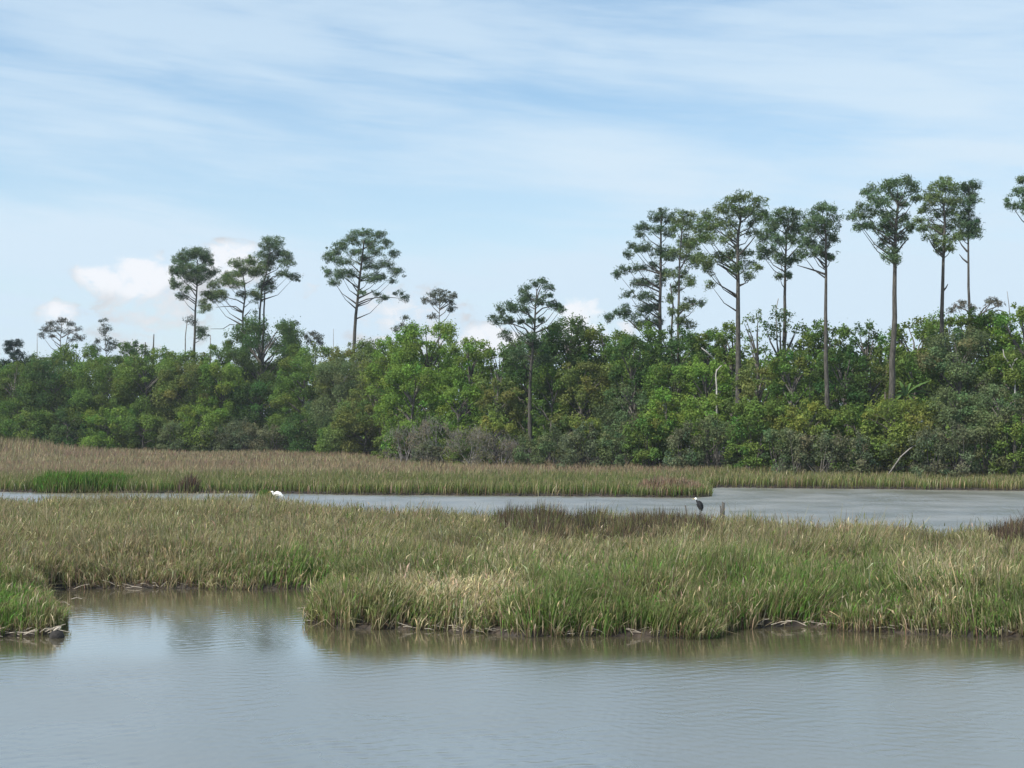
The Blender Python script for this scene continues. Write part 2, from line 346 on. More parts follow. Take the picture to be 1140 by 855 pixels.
def patch(name, n0, ell, names_w, hh, wd, lean, label, cat, tipc=None, wind=.05):
    """ell: ellipses (px, ground row, half px, half metres in depth)"""
    X, Y, H_ = [], [], []
    for (px, py, a, b, dens) in ell:
        d = CH*F/(py-HOR); k = int(n0*dens); r = np.sqrt(rng.random(k)); th = rng.random(k)*2*math.pi
        yy = d+np.sin(th)*r*b; xx = (px-570)/F*d+np.cos(th)*r*a/F*d
        X.append(xx); Y.append(yy); H_.append(1-.45*r*r)
    x = np.concatenate(X); y = np.concatenate(Y); e = np.concatenate(H_)
    s1, s2, s3 = land(x, y); k = np.maximum(np.maximum(s1, s2), s3) > 0; x, y, e = x[k], y[k], e[k]
    h = hh*e*(.7+.5*rng.random(len(x)))*(.7+.6*fnoise(x, y, .8, 31))
    c, kk = choose([np.full(len(x), b) for a, b in names_w], [a for a, b in names_w])
    v, q, tint = blades(x, y, h, wd*(.7+.6*rng.random(len(x))), c, lean=lean, tipc=tipc, wind=wind)
    return tag(mesh(name, v, q, BLADE, tint=tint), label, cat, kind='stuff')
patch('rush_patch', 9500, [(600, 618, 46, 4.2, 1.0), (655, 620, 30, 3.0, .4), (565, 616, 22, 3.0, .3)], [('rush', 1), ('brown', .45), ('olive', .35), ('tan', .12)], 1.5, .03, .2, 'dark brown rush patch at the back of the near bank, left of the two in the middle', 'rushes')
patch('rush_patch', 9000, [(735, 622, 50, 3.6, 1.0), (700, 624, 35, 2.6, .4), (775, 619, 18, 2.4, .2)], [('rush', 1), ('brown', .5), ('olive', .4), ('tan', .15)], 1.42, .03, .2, 'dark brown rush patch below the dark heron', 'rushes')
patch('rush_patch', 6000, [(1130, 634, 26, 3.0, 1.0), (1160, 632, 24, 2.6, .6)], [('rush', 1), ('brown', .5), ('tan', .2)], 1.5, .03, .2, 'dark brown rush patch at the right edge of the near bank', 'rushes')
patch('grass_tuft', 500, [(295, 559.5, 8, .6, 1.0)], [('green', 1), ('vivid', .5), ('olive', .3)], .75, .05, .35, 'small bright green grass tuft in the channel beside the white egret', 'grass tuft')
patch('grass_tuft', 260, [(80, 703, 8, .25, 1.0)], [('olive', 1), ('vivid', .5), ('straw', .3)], .55, .022, .4, 'small yellow-green grass tuft at the tip of the left bank', 'grass tuft')

def far_grass():
    n0 = 560000
    y = 90+(205-90)*rng.random(n0)**1.7; x = (rng.random(n0)*2-1)*(.35*y+6)
    cl = fnoise(x, y, 1.5, 41); k = rng.random(n0) < np.clip(.3+1.2*(cl-.25), .2, 1); x, y = x[k], y[k]
    px = 570+x/y*F
    dl = np.interp(px, [a for a, b in DL], [b for a, b in DL])
    wx, wy = warp(x, y); s = poly_sdf(wx, wy, FAR); k = (s > -.05) & (y < dl+7) & (rng.random(len(x)) < np.where(s > 14, .7, 1)); x, y, s, px, dl = x[k], y[k], s[k], px[k], dl[k]
    h = .72+.10*np.clip(s/4, 0, 1)+(fnoise(x, y, 6, 43)-.5)*.45+(fnoise(x, y, 1.6, 44)-.5)*.25
    h *= .78+.4*rng.random(len(x))
    right = np.clip((px-770)/40, 0, 1)
    reed = gauss(px, y, -5, 184, 75, 12); h = h*(1+2.0*reed)
    back = np.clip((y-106-5*(fnoise(x, y, 14, 45)-.5)*2)/12, 0, 1)*(1-right)
    n1 = np.clip(.5+(fnoise(x, y*1.6, 9, 46)-.5)*2.2, 0, 1)
    g = 1.0*(1-back)*(1-right*.6)*(.5+n1); o = 1.1*(1-back*.8)+right*.7; tn = .22+1.0*back+.1*right; st = .06+.14*back+.12*right+reed*.8
    br = .10+.35*back*(n1 > .45); rd = .05+1.6*back*np.clip(n1*2.2-.5, 0, 1.3)*(1-reed)
    rd = rd+.6*np.clip((px-450)/100, 0, 1)*np.clip((y-116)/8, 0, 1)*(1-right)
    c, kk = choose([g, o, tn, st, br, rd], ['green', 'olive', 'tan', 'straw', 'brown', 'red'])
    wd = (.026+.028*rng.random(len(x)))*(y/100)
    v, q, tint = blades(x, y, h, wd, c, lean=.22, tipc=(.33, .27, .16))
    print('far blades', len(x))
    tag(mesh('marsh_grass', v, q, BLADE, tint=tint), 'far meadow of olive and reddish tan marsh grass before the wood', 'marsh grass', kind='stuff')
far_grass()
patch('reed_patch', 3400, [(92, 548.2, 46, 1.8, 1.0), (128, 547.0, 26, 2.5, .35), (60, 547.5, 20, 2.2, .25)], [('vivid', .8), ('green', 1), ('olive', .5)], 1.2, .07, .22, 'bright green reed patch on the far shore at left', 'reeds')
patch('reed_patch', 500, [(210, 549.2, 12, 1.2, 1.0)], [('rush', 1), ('brown', .8)], 1.15, .07, .22, 'brown reed patch on the far shore right of the bright green one', 'reeds')
patch('reed_patch', 2500, [(745, 551.5, 38, 2.2, 1.0)], [('red', 1), ('brown', .8), ('tan', .6)], 1.05, .06, .22, 'reddish brown reeds on the point of the far shore', 'reeds')

# dead stalks standing out of and lying along the near bank
def wrack():
    T = Tubes()
    for i in range(260):
        px = random.uniform(-20, 1160)
        d = np.interp(px, [-20, 72, 85, 340, 350, 450, 600, 755, 815, 900, 1000, 1160], [34.3, 34.9, 44.2, 44.2, 36.8, 35.7, 34.7, 34.5, 36, 36, 35.3, 34.3])+random.uniform(-.12, .3)
        c = at(px, d, 0.03+random.uniform(0, .07)); a = random.uniform(-.5, .5)+(math.pi if random.random() < .5 else 0); ln = random.uniform(.12, .5)
        e = c+np.array([math.cos(a)*ln, math.sin(a)*ln*.4, random.uniform(-.03, .16)])
        T.add([c, (c+e)/2+np.array([0, 0, random.uniform(-.01, .05)]), e], [.007, .008, .005], 4, False)
    tag(T.build('dead_stalks', DRIFT), 'pale dead stalks strewn along the waterline of the near bank', 'debris', kind='stuff')
wrack()
def driftwood(px, py, span, label, seed):
    r = random.Random(seed); c = np.array([*g2(px, py), .04]); rt = root('driftwood', c, label, 'driftwood'); T = Tubes()
    s = span/48
    for k in range(3):
        a = c+np.array([r.uniform(-.5, -.2)*s, r.uniform(-.1, .1), r.uniform(0, .12)*(k+1)]); b = c+np.array([r.uniform(.2, .55)*s, r.uniform(-.1, .1), r.uniform(-.02, .05)])
        mid = (a+b)/2+np.array([0, 0, r.uniform(.02, .10)])
        T.add([a, (a+mid)/2+np.array([0, 0, .03]), mid, b], [.012, .02, .024, .012], 6)
        T.add([mid, mid+np.array([r.uniform(-.1, .2), -.03, r.uniform(.06, .16)])], [.014, .006], 5)
    T.build('branch', DRIFT, rt)
driftwood(640, 705, 42, 'pale bent driftwood branch on the near bank, below the left dark rush patch', 1)
driftwood(748, 706, 34, 'pale arched driftwood on the near bank, below the right-hand dark rush patch in the middle', 2)
driftwood(1025, 703, 55, 'long pale driftwood branch lying on the near bank under the tallest pine', 3)
driftwood(1118, 707, 46, 'grey driftwood at the right edge of the near bank', 4)
driftwood(405, 698, 26, 'small pale driftwood stick at the mouth of the inlet', 5)

# ------------------------------------------------------------------ trees
TC = dict(dark=(0.072, 0.127, 0.041), mid=(0.119, 0.183, 0.046), bright=(0.150, 0.236, 0.050), olive=(0.146, 0.177, 0.056), yellow=(0.165, 0.202, 0.050), grey=(0.130, 0.152, 0.085), twig=(0.165, 0.158, 0.106), sparse=(0.105, 0.162, 0.050), sage=(0.125, 0.162, 0.074))
def crown(lobes, c0, size, aspect, per, name, parent, mt, flat=.8, hue=.12, soft=.4):
    """lobes: (centre, radii, multiplier); many small leaves through each lobe's volume"""
    V, Q, K = [], [], []; o = 0
    for (c, r, mul) in lobes:
        n_ = max(6, int(per*mul)); u, out = ball(n_, .25)
        p_ = np.array(c)+u*np.array(r)*(1+np.abs(rng.normal(size=(n_, 1)))*.45*(rng.random((n_, 1)) < soft))
        v, q = leaves(p_, out, size*(.6+.8*rng.random(n_)), aspect, flat)
        base = np.array(c0)*(.8+.45*rng.random())*(1+hue*np.array([rng.normal()*.9, rng.normal()*.35, 0]))
        cc = base*(.75+.5*rng.random((n_, 1)))
        V.append(v); Q.append(q+o); K.append(np.repeat(cc, 4, 0)); o += len(v)
    return mesh(name, np.concatenate(V), np.concatenate(Q), mt, parent, tint=np.concatenate(K).clip(.004, 1))
def broadleaf(px, top, wpx, bot, d, kind, label, name='broadleaf_tree', cat='tree', group='broadleaf trees of the wood'):
    top -= 2; z1 = CH+(HOR-top)/F*d; gz = float(ground_z(np.array([(px-570)/F*d]), np.array([float(d)]))[0]); z0 = max(gz+.2, CH+(HOR-bot)/F*d)
    X = (px-570)/F*d; rx = wpx/F*d/2; H = z1-z0; base = np.array([X, d, gz-.1])
    rt = root(name, base, label, cat, group)
    shrub = cat != 'tree'; lob = []; T = Tubes(); tips = []
    n_ = int(np.clip(12+H*rx*2.6, 14, 80))
    if kind == 'sparse': n_ = int(n_*.55)
    for i in range(n_):
        a = rng.random()*2*math.pi; h = rng.random()**.8
        prof = (math.sin(math.pi*(.12+.72*h))**.5) if not shrub else (math.cos(h*1.35)**.5)
        r = rx*prof*(.35+.62*rng.random()**.5)
        c = np.array([X+math.cos(a)*r, d+math.sin(a)*r*.95, z0+H*(.03+.93*h)])
        s = rx*(.13+.24*rng.random()**1.3)*(1-.25*h); s = max(.3, min(s, 1.25))
        lob.append((c, (s*(.8+.4*rng.random()), s, s*(.55+.5*rng.random())), (s/.8)**2)); tips.append(c)
    for i in range(int(4+rx*2.2)):                                       # leading shoots that break the outline
        a = rng.random()*2*math.pi; r = rx*(.15+.75*rng.random())
        c = np.array([X+math.cos(a)*r, d+math.sin(a)*r, z0+H*(1.0-.32*(r/rx)**2)+rng.normal()*.2]); s = .22+.22*rng.random()
        lob.append((c, (s*.9, s*.9, s*1.2), (s/.8)**2*1.3)); tips.append(c)
    trunk_top = base+np.array([rng.normal()*.2, 0, (z1-gz)*.72]); rr = .05+.016*(z1-gz)
    if shrub:
        for c in tips[::3]: T.add([base+np.array([rng.normal()*.25, rng.normal()*.2, 0]), (base+c)/2+rng.normal(size=3)*.15, c], [.05, .035, .012], 5, False)
    else:
        bend = base+np.array([rng.normal()*.25, rng.normal()*.2, (z1-gz)*.35])
        T.add([base, bend, trunk_top], [rr, rr*.75, rr*.35], 7, False)
        for c in tips[::3]:
            f = np.clip((c[2]-gz)/(z1-gz)-.22, .15, .7); s0 = base+(trunk_top-base)*f/.72
            T.add([s0, (s0+c)/2+np.array([0, 0, .15])+rng.normal(size=3)*.12, c], [rr*.4, rr*.25, .015], 5, False)
    if kind == 'twig':                                                    # leafless thicket: fine grey twigs, few leaves
        W = T
        for i in range(int(90+90*rx)):
            c = tips[rng.integers(len(tips))]; q0 = c+rng.normal(size=3)*np.array([.4, .4, .25]); e = q0+np.array([rng.normal()*.25, rng.normal()*.2, .3+.4*rng.random()])
            W.add([q0, e], [.016, .006], 3, False)
        T.build('stems', GREYWOOD, rt); crown(lob, TC['twig'], .10, .35, 120, 'foliage', rt, LEAF, 1.0)
        return rt
    T.build('stems' if shrub else 'trunk', BARK2, rt); small = kind in ('grey', 'sage')
    crown(lob, TC[kind], .088 if small else .102, .55, 430 if small else (390 if kind != 'sparse' else 170), 'crown' if not shrub else 'foliage', rt, LEAF)
    return rt

# back row: the skyline of the wood
BACK = [(-30,400,70,'mid',"mid green tree at the far left end of the wood's skyline"),
 (8,412,46,'mid','low green tree under the small dark pine at the left edge'),(45,398,60,'dark','dark green tree left of the umbrella-shaped tree'),(85,387,58,'mid','green tree with the umbrella-shaped tree just above it'),
 (126,398,52,'mid','green tree below the spindly half-bare tree'),(150,382,42,'dark','dark pointed tree left of the two black stubs'),(178,388,56,'mid','rounded green tree behind the two black stubs'),
 (216,392,46,'mid','green tree crown at the foot of the leftmost pine'),(252,383,52,'mid','green tree between the leftmost pine and the big dark tree'),(292,352,86,'dark','big dark green tree rising above its neighbours under the twin-trunk pine'),
 (348,384,54,'mid','green tree just right of the big dark tree'),(396,384,72,'olive','round olive tree at the foot of the curved lone pine'),(440,377,52,'bright','bright green tree right of the curved lone pine'),
 (477,364,72,'bright','tall bright green tree under the little pale pine'),(522,378,52,'bright','bright green tree between the little pale pine and the ragged pine'),(553,388,44,'mid','low green tree in the dip left of the ragged pine'),
 (590,378,64,'dark','dark tree around the trunk of the ragged pine'),(632,358,72,'dark','dark bushy tree right of the ragged pine'),(674,368,60,'mid','green tree left of the wide conical pine'),
 (715,366,60,'mid','green tree under the low left branches of the wide conical pine'),(752,370,70,'dark','dark tree at the feet of the conical pine and its neighbour'),(788,370,52,'mid','green tree behind the bleached snag'),
 (812,364,46,'mid','green tree just left of the tall dome-crowned pine'),(843,352,40,'sparse','thin open tree just right of the tall dome-crowned pine'),(870,346,52,'sparse','thin open tree around the shorter pine of the middle group'),
 (902,362,44,'mid','green tree just left of the slim pine with the long side branch'),(928,358,50,'mid','green tree just right of the slim pine with the long side branch'),(962,364,50,'dark','dark tree left of the tallest bare pine trunk'),
 (988,374,40,'mid','low green tree behind the tallest bare pine trunk'),(1018,356,58,'mid','green tree between the tallest bare trunk and the close pair of pines'),(1046,352,46,'mid','green tree behind the left pine of the close pair'),
 (1076,352,46,'mid','green tree at the foot of the right pine of the close pair'),(1106,352,58,'bright','bright green tree under the pale bare spray of branches'),(1140,342,62,'bright',"bright green tree at the right end of the wood's skyline"),(1200,345,80,'mid','green tree beyond the right end of the skyline')]
for (px, tp, wd, kd, lb) in BACK:
    broadleaf(px, tp, wd*1.12, tp+105, dline(px)+14+random.uniform(-1.5, 1.5), kd, lb)
MID = [(15,408,76,'mid','leafy tree in the middle of the wood at the left edge'),(62,404,74,'dark','dark tree standing in the middle of the wood below the umbrella-shaped tree'),(112,408,76,'mid','broad green tree in the middle of the wood below the spindly tree'),
 (165,400,74,'mid','broad green tree in front of the two black stubs'),(208,408,66,'olive','olive tree in front of the leftmost pine'),(245,404,60,'bright','lighter green tree low in front of the big dark tree, on its left'),
 (285,428,66,'dark','dark tree below the twin-trunk pine'),(335,402,66,'mid','green tree in front, right of the big dark tree'),(378,404,64,'sage','greyish green tree below and left of the curved lone pine'),
 (418,400,56,'olive','olive tree below and right of the curved lone pine'),(460,410,66,'bright','bright green tree in front of the tall bright one'),(513,432,56,'bright','round bright tree with deep shade under it, above the grey thicket'),
 (556,424,54,'olive','yellowish olive tree left of the ragged pine trunk'),(612,412,50,'mid','green tree right of the ragged pine trunk'),(650,404,66,'olive','olive grey tree between the ragged pine and the wide conical pine'),
 (703,378,44,'dark','narrow dark pointed tree below the conical pine'),(700,430,66,'sage','dull green tree low below the narrow dark pointed tree'),(748,410,62,'mid','green tree below the feet of the conical pine and its neighbour'),
 (788,404,58,'bright','bright leafy tree around the bleached snag'),(845,405,60,'olive','olive tree right of the dome-crowned pine trunk'),(882,395,60,'mid','green tree in front of the shorter pine of the middle group'),
 (938,392,62,'dark','dark tree right of the slim pine trunk'),(972,396,50,'olive','olive tree left of the tallest bare trunk'),(1018,392,60,'mid','green tree behind the bright fan of fronds'),
 (1068,372,86,'sage','big greyish green rounded tree in front of the close pair of pines'),(1126,392,62,'mid','green tree around the forked bleached snag at the right edge'),(1190,395,80,'mid','green tree beyond the forked bleached snag')]
for (px, tp, wd, kd, lb) in MID:
    broadleaf(px, tp, wd*1.1, tp+95, dline(px)+7+random.uniform(-1, 1), kd, lb)
FRONT = [(-15,462,60,496,'mid',0),(30,464,60,494,'mid',0),(78,462,56,494,'dark',0),(120,458,60,500,'bright',0),(160,466,54,498,'mid',0),(196,474,40,500,'sage',1),(225,455,56,500,'bright',0),(236,478,40,502,'sage',1),
 (270,474,52,500,'grey',1),(306,478,44,500,'grey',1),(345,462,60,500,'dark',0),(372,478,40,500,'mid',1),(405,452,64,502,'olive',0),(440,462,44,508,'mid',1),
 (452,482,46,514,'twig',1),(486,474,52,515,'twig',1),(478,496,36,517,'grey',1),(524,480,60,516,'twig',1),(512,500,34,518,'mid',1),(553,466,40,510,'yellow',0),(560,492,40,517,'twig',1),(590,490,44,517,'sage',1),(620,484,50,518,'sage',1),
 (655,470,40,500,'yellow',1),(650,478,54,518,'grey',1),(690,482,50,519,'sage',1),(722,470,56,519,'mid',1),(742,440,50,500,'bright',0),(762,480,46,519,'grey',1),(795,468,56,520,'sage',1),(790,445,50,500,'bright',0),
 (836,450,58,522,'mid',1),(868,480,44,523,'sage',1),(900,448,62,500,'yellow',0),(884,484,40,524,'grey',1),(915,486,48,525,'grey',1),(948,456,52,524,'mid',0),(958,490,40,526,'grey',1),(1000,450,86,505,'yellow',0),
 (995,492,44,526,'sage',1),(1036,484,46,526,'grey',1),(1068,480,52,527,'grey',1),(1060,440,60,500,'sage',0),(1100,470,52,527,'sage',1),(1128,474,50,527,'mid',1),(1110,430,60,500,'sage',0),(1165,460,60,527,'mid',1)]
FL = ['low green tree at the left end of the front of the wood','low green tree just behind the tall tan reeds at left','low dark tree where the tan reeds end','light green bush-like tree bright against its neighbours at left','low green tree left of the bluish shrubs',
 'bluish green shrub left of a brighter tree at the foot of the wood','bright yellow-green tree low below the leftmost pine','small bluish shrub in front of the bright tree below the leftmost pine','grey-green shrub below the twin-trunk pine','pale grey-green shrub below the big dark tree',
 'low dark tree before the dip right of the big dark tree','small green shrub left of the deep shade under the olive tree','rounded olive tree over deep shade, where the wood steps forward','green shrub at the corner where the wood steps forward','leafless grey thicket at the left end of the brush',
 'tall leafless grey thicket in the middle of the brush','pale grey-green shrub in front of the leafless brush','leafless brownish thicket under the round bright tree','small dark green shrub in front of the leafless brush','slim yellow-green tree left of the ragged pine trunk','leafless thicket left of the ragged pine trunk',
 'dull green shrub at the foot of the ragged pine','dull green shrub right of the ragged pine foot','bright yellow-green bush behind the wax-grey shrubs','pale grey rounded shrub below the bright yellow-green bush','dull green shrub below the narrow dark pointed tree','green shrub below the conical pine',
 'bright green tree below the conical pine','grey shrub left of the bleached snag','dull green shrub below the bleached snag','bright green tree around the foot of the bleached snag','leafy green shrub at the foot of the dome-crowned pine trunk','dull green shrub right of the dome-crowned pine trunk',
 'flat-topped yellow-green tree left of the slim pine trunk','grey-green shrub under the flat-topped yellow-green tree','greyish thicket under the flat-topped yellow-green tree, right of the other shrub there','green tree right of the slim pine trunk','small grey shrub left of the leaning pole','broad yellow-green tree at the foot of the tallest pine',
 'dull shrub beside the leaning pole','grey shrub right of the leaning pole','brownish grey shrub near the right end of the wood','dull green tree below the big rounded greyish tree','dull green shrub left of the last shrub at right','green shrub at the right edge of the wood','dull green tree below the forked bleached snag','green shrub beyond the right edge of the wood']
for (px, tp, wd, bt, kd, sh), lb in zip(FRONT, FL):
    dd = dline(px)+(0 if sh else 2.2)+random.uniform(-.6, .6)+(-.9 if bt > 515 and kd in ('grey',) else 0)
    broadleaf(px, tp, wd*1.12, bt+8, dd, kd, lb, 'shrub' if sh else 'broadleaf_tree', 'shrub' if sh else 'tree', 'shrubs at the foot of the wood' if sh else 'broadleaf trees of the wood')

def woods():
    lob = []
    for i in range(1700):
        px = random.uniform(-260, 1400); d = dline(px)+random.uniform(22, 60)
        topz = np.interp(px, [0, 200, 300, 400, 480, 560, 640, 800, 860, 950, 1140], [11, 11, 13.5, 12.5, 12.5, 11, 13, 12, 11.5, 11, 13])*.88
        z = topz*random.uniform(.05, 1); s = random.uniform(1.0, 1.9)
        lob.append((at(px, d, z), (s, s, s*.8), 1))
    o = crown(lob, TC['mid'], .30, .5, 90, 'woodland', None, LEAF); tag(o, 'depth of the wood showing dark between the front trees', 'woodland', kind='stuff')
woods()

# pines: every foliage clump at its own place and depth round the trunk
def pine(trunks, lobes, d, label, limbs=(), col_=(.034, .062, .030), dens=1.0, tr=.24, name='pine_tree', group='pines above the wood', pale=False, seed=0, root_px=None, cat='pine tree', leafy=False):
    ppm = F/d; px0, py0 = trunks[0][0]; gz = .4
    bx = px0 if root_px is None else root_px
    base = np.array([(bx-570)/F*d, d, gz]); rt = root(name, base, label, cat, group)
    xs = [l_[0] for l_ in lobes]; cx = (min(xs)+max(xs))/2; Rr = max(6, (max(xs)-min(xs))/2+3)/ppm; cX = (cx-570)/F*d
    T = Tubes(); bark = BARK2 if pale else BARK; main = None
    for k, tk in enumerate(trunks):
        pts = [P(a, b, d) for a, b in tk]; off = .35*k
        pts = [base+np.array([off, 0, 0])] + [p_+np.array([0, off, 0]) for p_ in pts]
        if main is None: main = pts
        zt = pts[-1][2]-gz; r_ = [tr*(1-.72*((p_[2]-gz)/zt)**1.2) for p_ in pts]
        pp, rr = [pts[0]], [r_[0]*1.15]
        for a, b, ra, rb in zip(pts[:-1], pts[1:], r_[:-1], r_[1:]):
            ns = max(2, int(np.linalg.norm(b-a)/1.5))
            for s in range(1, ns+1):
                f = s/ns; w_ = rng.normal(size=3)*np.array([.03, .03, 0])*(1 if f < 1 else 0)
                pp.append(a+(b-a)*f+w_); rr.append(ra+(rb-ra)*f)
        T.add(pp, rr, 9, False)
    def on_main(z):
        for a, b in zip(main[:-1], main[1:]):
            if a[2] <= z <= b[2]: return a+(b-a)*((z-a[2])/(b[2]-a[2]+1e-9))
        return main[-1] if z > main[-1][2] else main[1]
    zlow = CH+(HOR-max(l_[1]+l_[3] for l_ in lobes))/F*d; L3 = []
    for (a, b, ra, rb) in lobes:
        c = P(a, b, d); dx = c[0]-cX; room = math.sqrt(max(.05, Rr*Rr-dx*dx))
        dep = rng.uniform(-.85, .85)*room*(.9 if abs(b-0) else 1); c = c+np.array([0, dep, 0])
        k = (d+dep)/d; c[0] = (a-570)/F*(d+dep); c[2] = CH+(HOR-b)/F*(d+dep)
        rx, rz = ra/ppm*1.0, rb/ppm*1.0; ry = max(rx, rz)*1.1
        nsub = max(2, int(round(rx*rz*20)))
        for s in range(nsub):
            u, _ = ball(1, 0); cc = c+u[0]*np.array([rx, ry, rz*1.1])*.98; q_ = min(rz*.95, .34)*rng.uniform(.6, 1.15)+.05
            L3.append((cc, (q_*1.5, q_*1.5, q_*.95), (q_/.4)**2*dens*(.58 if d < 150 else .5)))
            L3.append((cc+np.clip(rng.normal(size=3), -1.4, 1.4)*np.array([.34, .34, .18]), (q_*.8, q_*.8, q_*.6), (q_/.4)**2*dens*.22))
        for s in range(5):
            q_ = rng.uniform(.12, .28); L3.append((c+np.clip(rng.normal(size=3), -1.3, 1.3)*np.array([rx, ry, rz])*.85, (q_*1.3, q_*1.3, q_), .22*dens))
        st = on_main(c[2]-abs(c[0]-main[-1][0])*.8-.4)
        if st[2] > zlow-2.5:
            T.add([st, (st+c)/2+np.array([0, 0, -.12*np.linalg.norm(c-st)+rng.normal()*.08]), c], [max(.03, .018*np.linalg.norm(c-st)+.02), .035, .012], 5, False)
    for lm in limbs:
        pts = [P(a, b, d) for a, b in lm]; nn = len(pts)
        T.add(pts, [.085*(1-.7*i/(nn-1)) for i in range(nn)], 6, False)
    T.build('trunk', bark, rt)
    if leafy: crown(L3, col_, .13, .5, 70, 'crown', rt, LEAF)
    else: crown(L3, col_, .15, .17, 200, 'crown', rt, NEEDLE, flat=1.1, hue=.10, soft=.5)
    return rt
PC = (.080, .128, .058); PG = (.105, .150, .056); PD = (.064, .106, .052)
pine([[(216,400),(217,345),(219,315),(219,290)]],[(218,281,16,7),(203,288,11,7),(229,287,10,7),(199,298,8,7),(211,300,12,7),(224,300,9,6),(194,301,5,5),(222,309,10,6),(236,303,6,5),(208,309,7,4),(195,317,6,4),(201,329,6,3),(207,322,3,3),(192,312,4,3),(226,371,6,6)],dline(218)+19,'leftmost tall pine with a mushroom-like crown and one low tuft on its trunk',[[(218,377),(224,373)],[(218,330),(210,318),(204,312)]],PC)
pine([[(270,378),(270,350),(273,328),(270,305)]],[(263,293,9,5),(278,291,11,5),(257,306,9,6),(273,302,12,7),(288,301,9,7),(250,313,8,5),(241,330,9,6),(230,343,7,4),(237,318,6,5),(246,327,6,4),(232,327,4,6),(268,328,4,4),(283,327,6,4),(262,316,8,3),(227,338,4,4)],dline(270)+18,'crooked pine leaning over to the left with bare curved side limbs',[[(271,338),(264,334),(252,331),(244,331)],[(270,347),(262,341),(250,341),(240,342)],[(264,374),(264,362),(256,361),(248,366),(234,366)],[(272,352),(276,348),(279,344)]],PG)
pine([[(288,378),(289,345),(291,322),(297,300),(300,280)],[(292,378),(293,345),(294,320),(299,305)]],[(300,272,11,7),(309,270,6,5),(292,282,8,5),(310,284,9,7),(299,292,10,7),(319,293,7,4),(320,285,4,5),(328,308,4,3.5),(315,304,7,3),(291,318,7,5),(298,313,5,5),(286,332,5,4),(302,321,3,3),(322,306,4,2)],dline(290)+21,'pine with two trunks close together and a crown reaching right',[[(294,318),(303,308),(315,305),(327,308)]],PC)
pine([[(393,398),(396,350),(399,322),(402,295),(405,268)]],[(405,259,12,4),(420,262,9,4),(395,266,9,5),(380,272,9,5),(372,280,8,4),(366,286,4,5),(412,271,9,5),(430,270,5,5),(420,280,8,4),(393,280,7,4),(384,291,11,4),(405,288,8,4),(439,283,6,3.5),(430,293,8,4),(364,302,4,5),(379,305,10,5),(372,314,6,3),(390,304,6,5),(414,297,8,4),(412,309,8,3),(425,308,9,3.5),(441,303,7,3.5),(437,312,5,2),(402,325,3,2),(421,327,4,2),(428,332,6,2.5),(443,326,4,2.5),(449,332,4,2.5)],dline(400)+20,'lone curved pine with a wide airy crown and one low branch to the right',[[(399,337),(408,333),(420,331),(434,331),(448,332)],[(398,325),(392,316),(385,309)],[(402,300),(408,296),(420,295)],[(402,305),(393,296),(385,290)]],PC,tr=.32)
pine([[(488,380),(489,350),(489,332)]],[(490,324,5,3),(482,328,5,3),(476,334,4,3),(496,331,4,3),(503,329,3,3.5),(501,338,3.5,2.5),(484,336,5,3),(484,352,5,2),(503,345,2,2),(491,333,4,2)],dline(488)+19,'little pale pine poking above the bright tree',[[(489,345),(497,340),(502,337)]],(.075,.085,.055),dens=.8,tr=.11,pale=True)
pine([[(590,478),(590,430),(593,390),(595,370),(596,345),(598,322)]],[(604,313,4,3.5),(613,319,6,2.5),(596,316,3,2.5),(584,321,4,4),(583,328,4,4),(589,332,4,3.5),(581,336,3,3),(606,329,7,2.5),(602,336,4,2.5),(615,338,5,2.5),(621,341,3.5,3.5),(625,344,3,2),(575,344,8,4),(585,345,4,4),(570,341,3,3),(558,343,2.5,4.5),(563,355,6,3.5),(550,356,3.5,4),(568,356,3,2.5),(605,356,4,1.5),(580,358,3,2),(591,358,4,2.5),(565,373,5,4),(587,374,9,4),(600,385,8,5),(578,392,8,6),(606,400,8,5)],dline(590)+5,'ragged pine with sparse tufts reaching left and a long trunk through the wood',[[(594,378),(585,366),(572,361),(552,359)],[(595,360),(588,350),(580,346)],[(596,350),(604,343),(618,340)],[(597,335),(600,325),(604,316)]],PD,tr=.2)
pine([[(735,375),(735.5,320),(736,280),(737,240)]],[(738,235,4,3),(733,243,8,5),(748,240,5,6),(712,252,4,4),(722,252,6,4),(735,254,8,4),(714,262,4,3),(745,259,4,4),(718,275,6,5),(703,274,3.5,2.5),(699,283,4,3),(710,277,5,3),(735,280,8,5),(745,285,6,4),(700,299,7,3.5),(688,304,2,3.5),(712,299,5,3.5),(725,297,6,4),(742,302,5,3.5),(708,315,6,3),(720,315,7,4),(735,312,4,4),(700,327,8,2.5),(720,331,9,4),(728,341,7,4),(697,343,5,3),(687,349,5,3.5),(700,352,7,3.5),(678,354,3,3.5),(715,345,7,5),(730,358,8,5),(716,360,7,4)],dline(735)+19,'wide conical pine with branches low down its left side',[[(735,355),(718,344),(704,340)],[(735,325),(720,318),(706,315)],[(736,305),(720,300),(702,300)],[(712,368),(704,360),(698,355)]],PD,tr=.26)
pine([[(755,375),(756,330),(757,290),(760,250)],[(748,372),(750,340),(747,315)]],[(763,238,6,3),(772,238,4,2.5),(757,246,6,5),(765,250,7,5),(752,254,4,4),(760,267,9,6),(770,274,7,5),(753,280,6,5),(765,284,6,4),(748,305,5,4),(760,303,5,5),(769,312,4,5),(752,319,4,5),(768,335,5,3),(779,337,5,2.5),(762,342,5,4),(750,345,4,4),(765,360,6,4),(746,332,4,3),(772,293,4,4),(756,356,5,4)],dline(757)+17,'greener two-stemmed pine touching the wide conical pine on its right side',[[(756,350),(766,340),(778,337)],[(757,300),(763,290),(768,280)]],PG,tr=.2,pale=True)
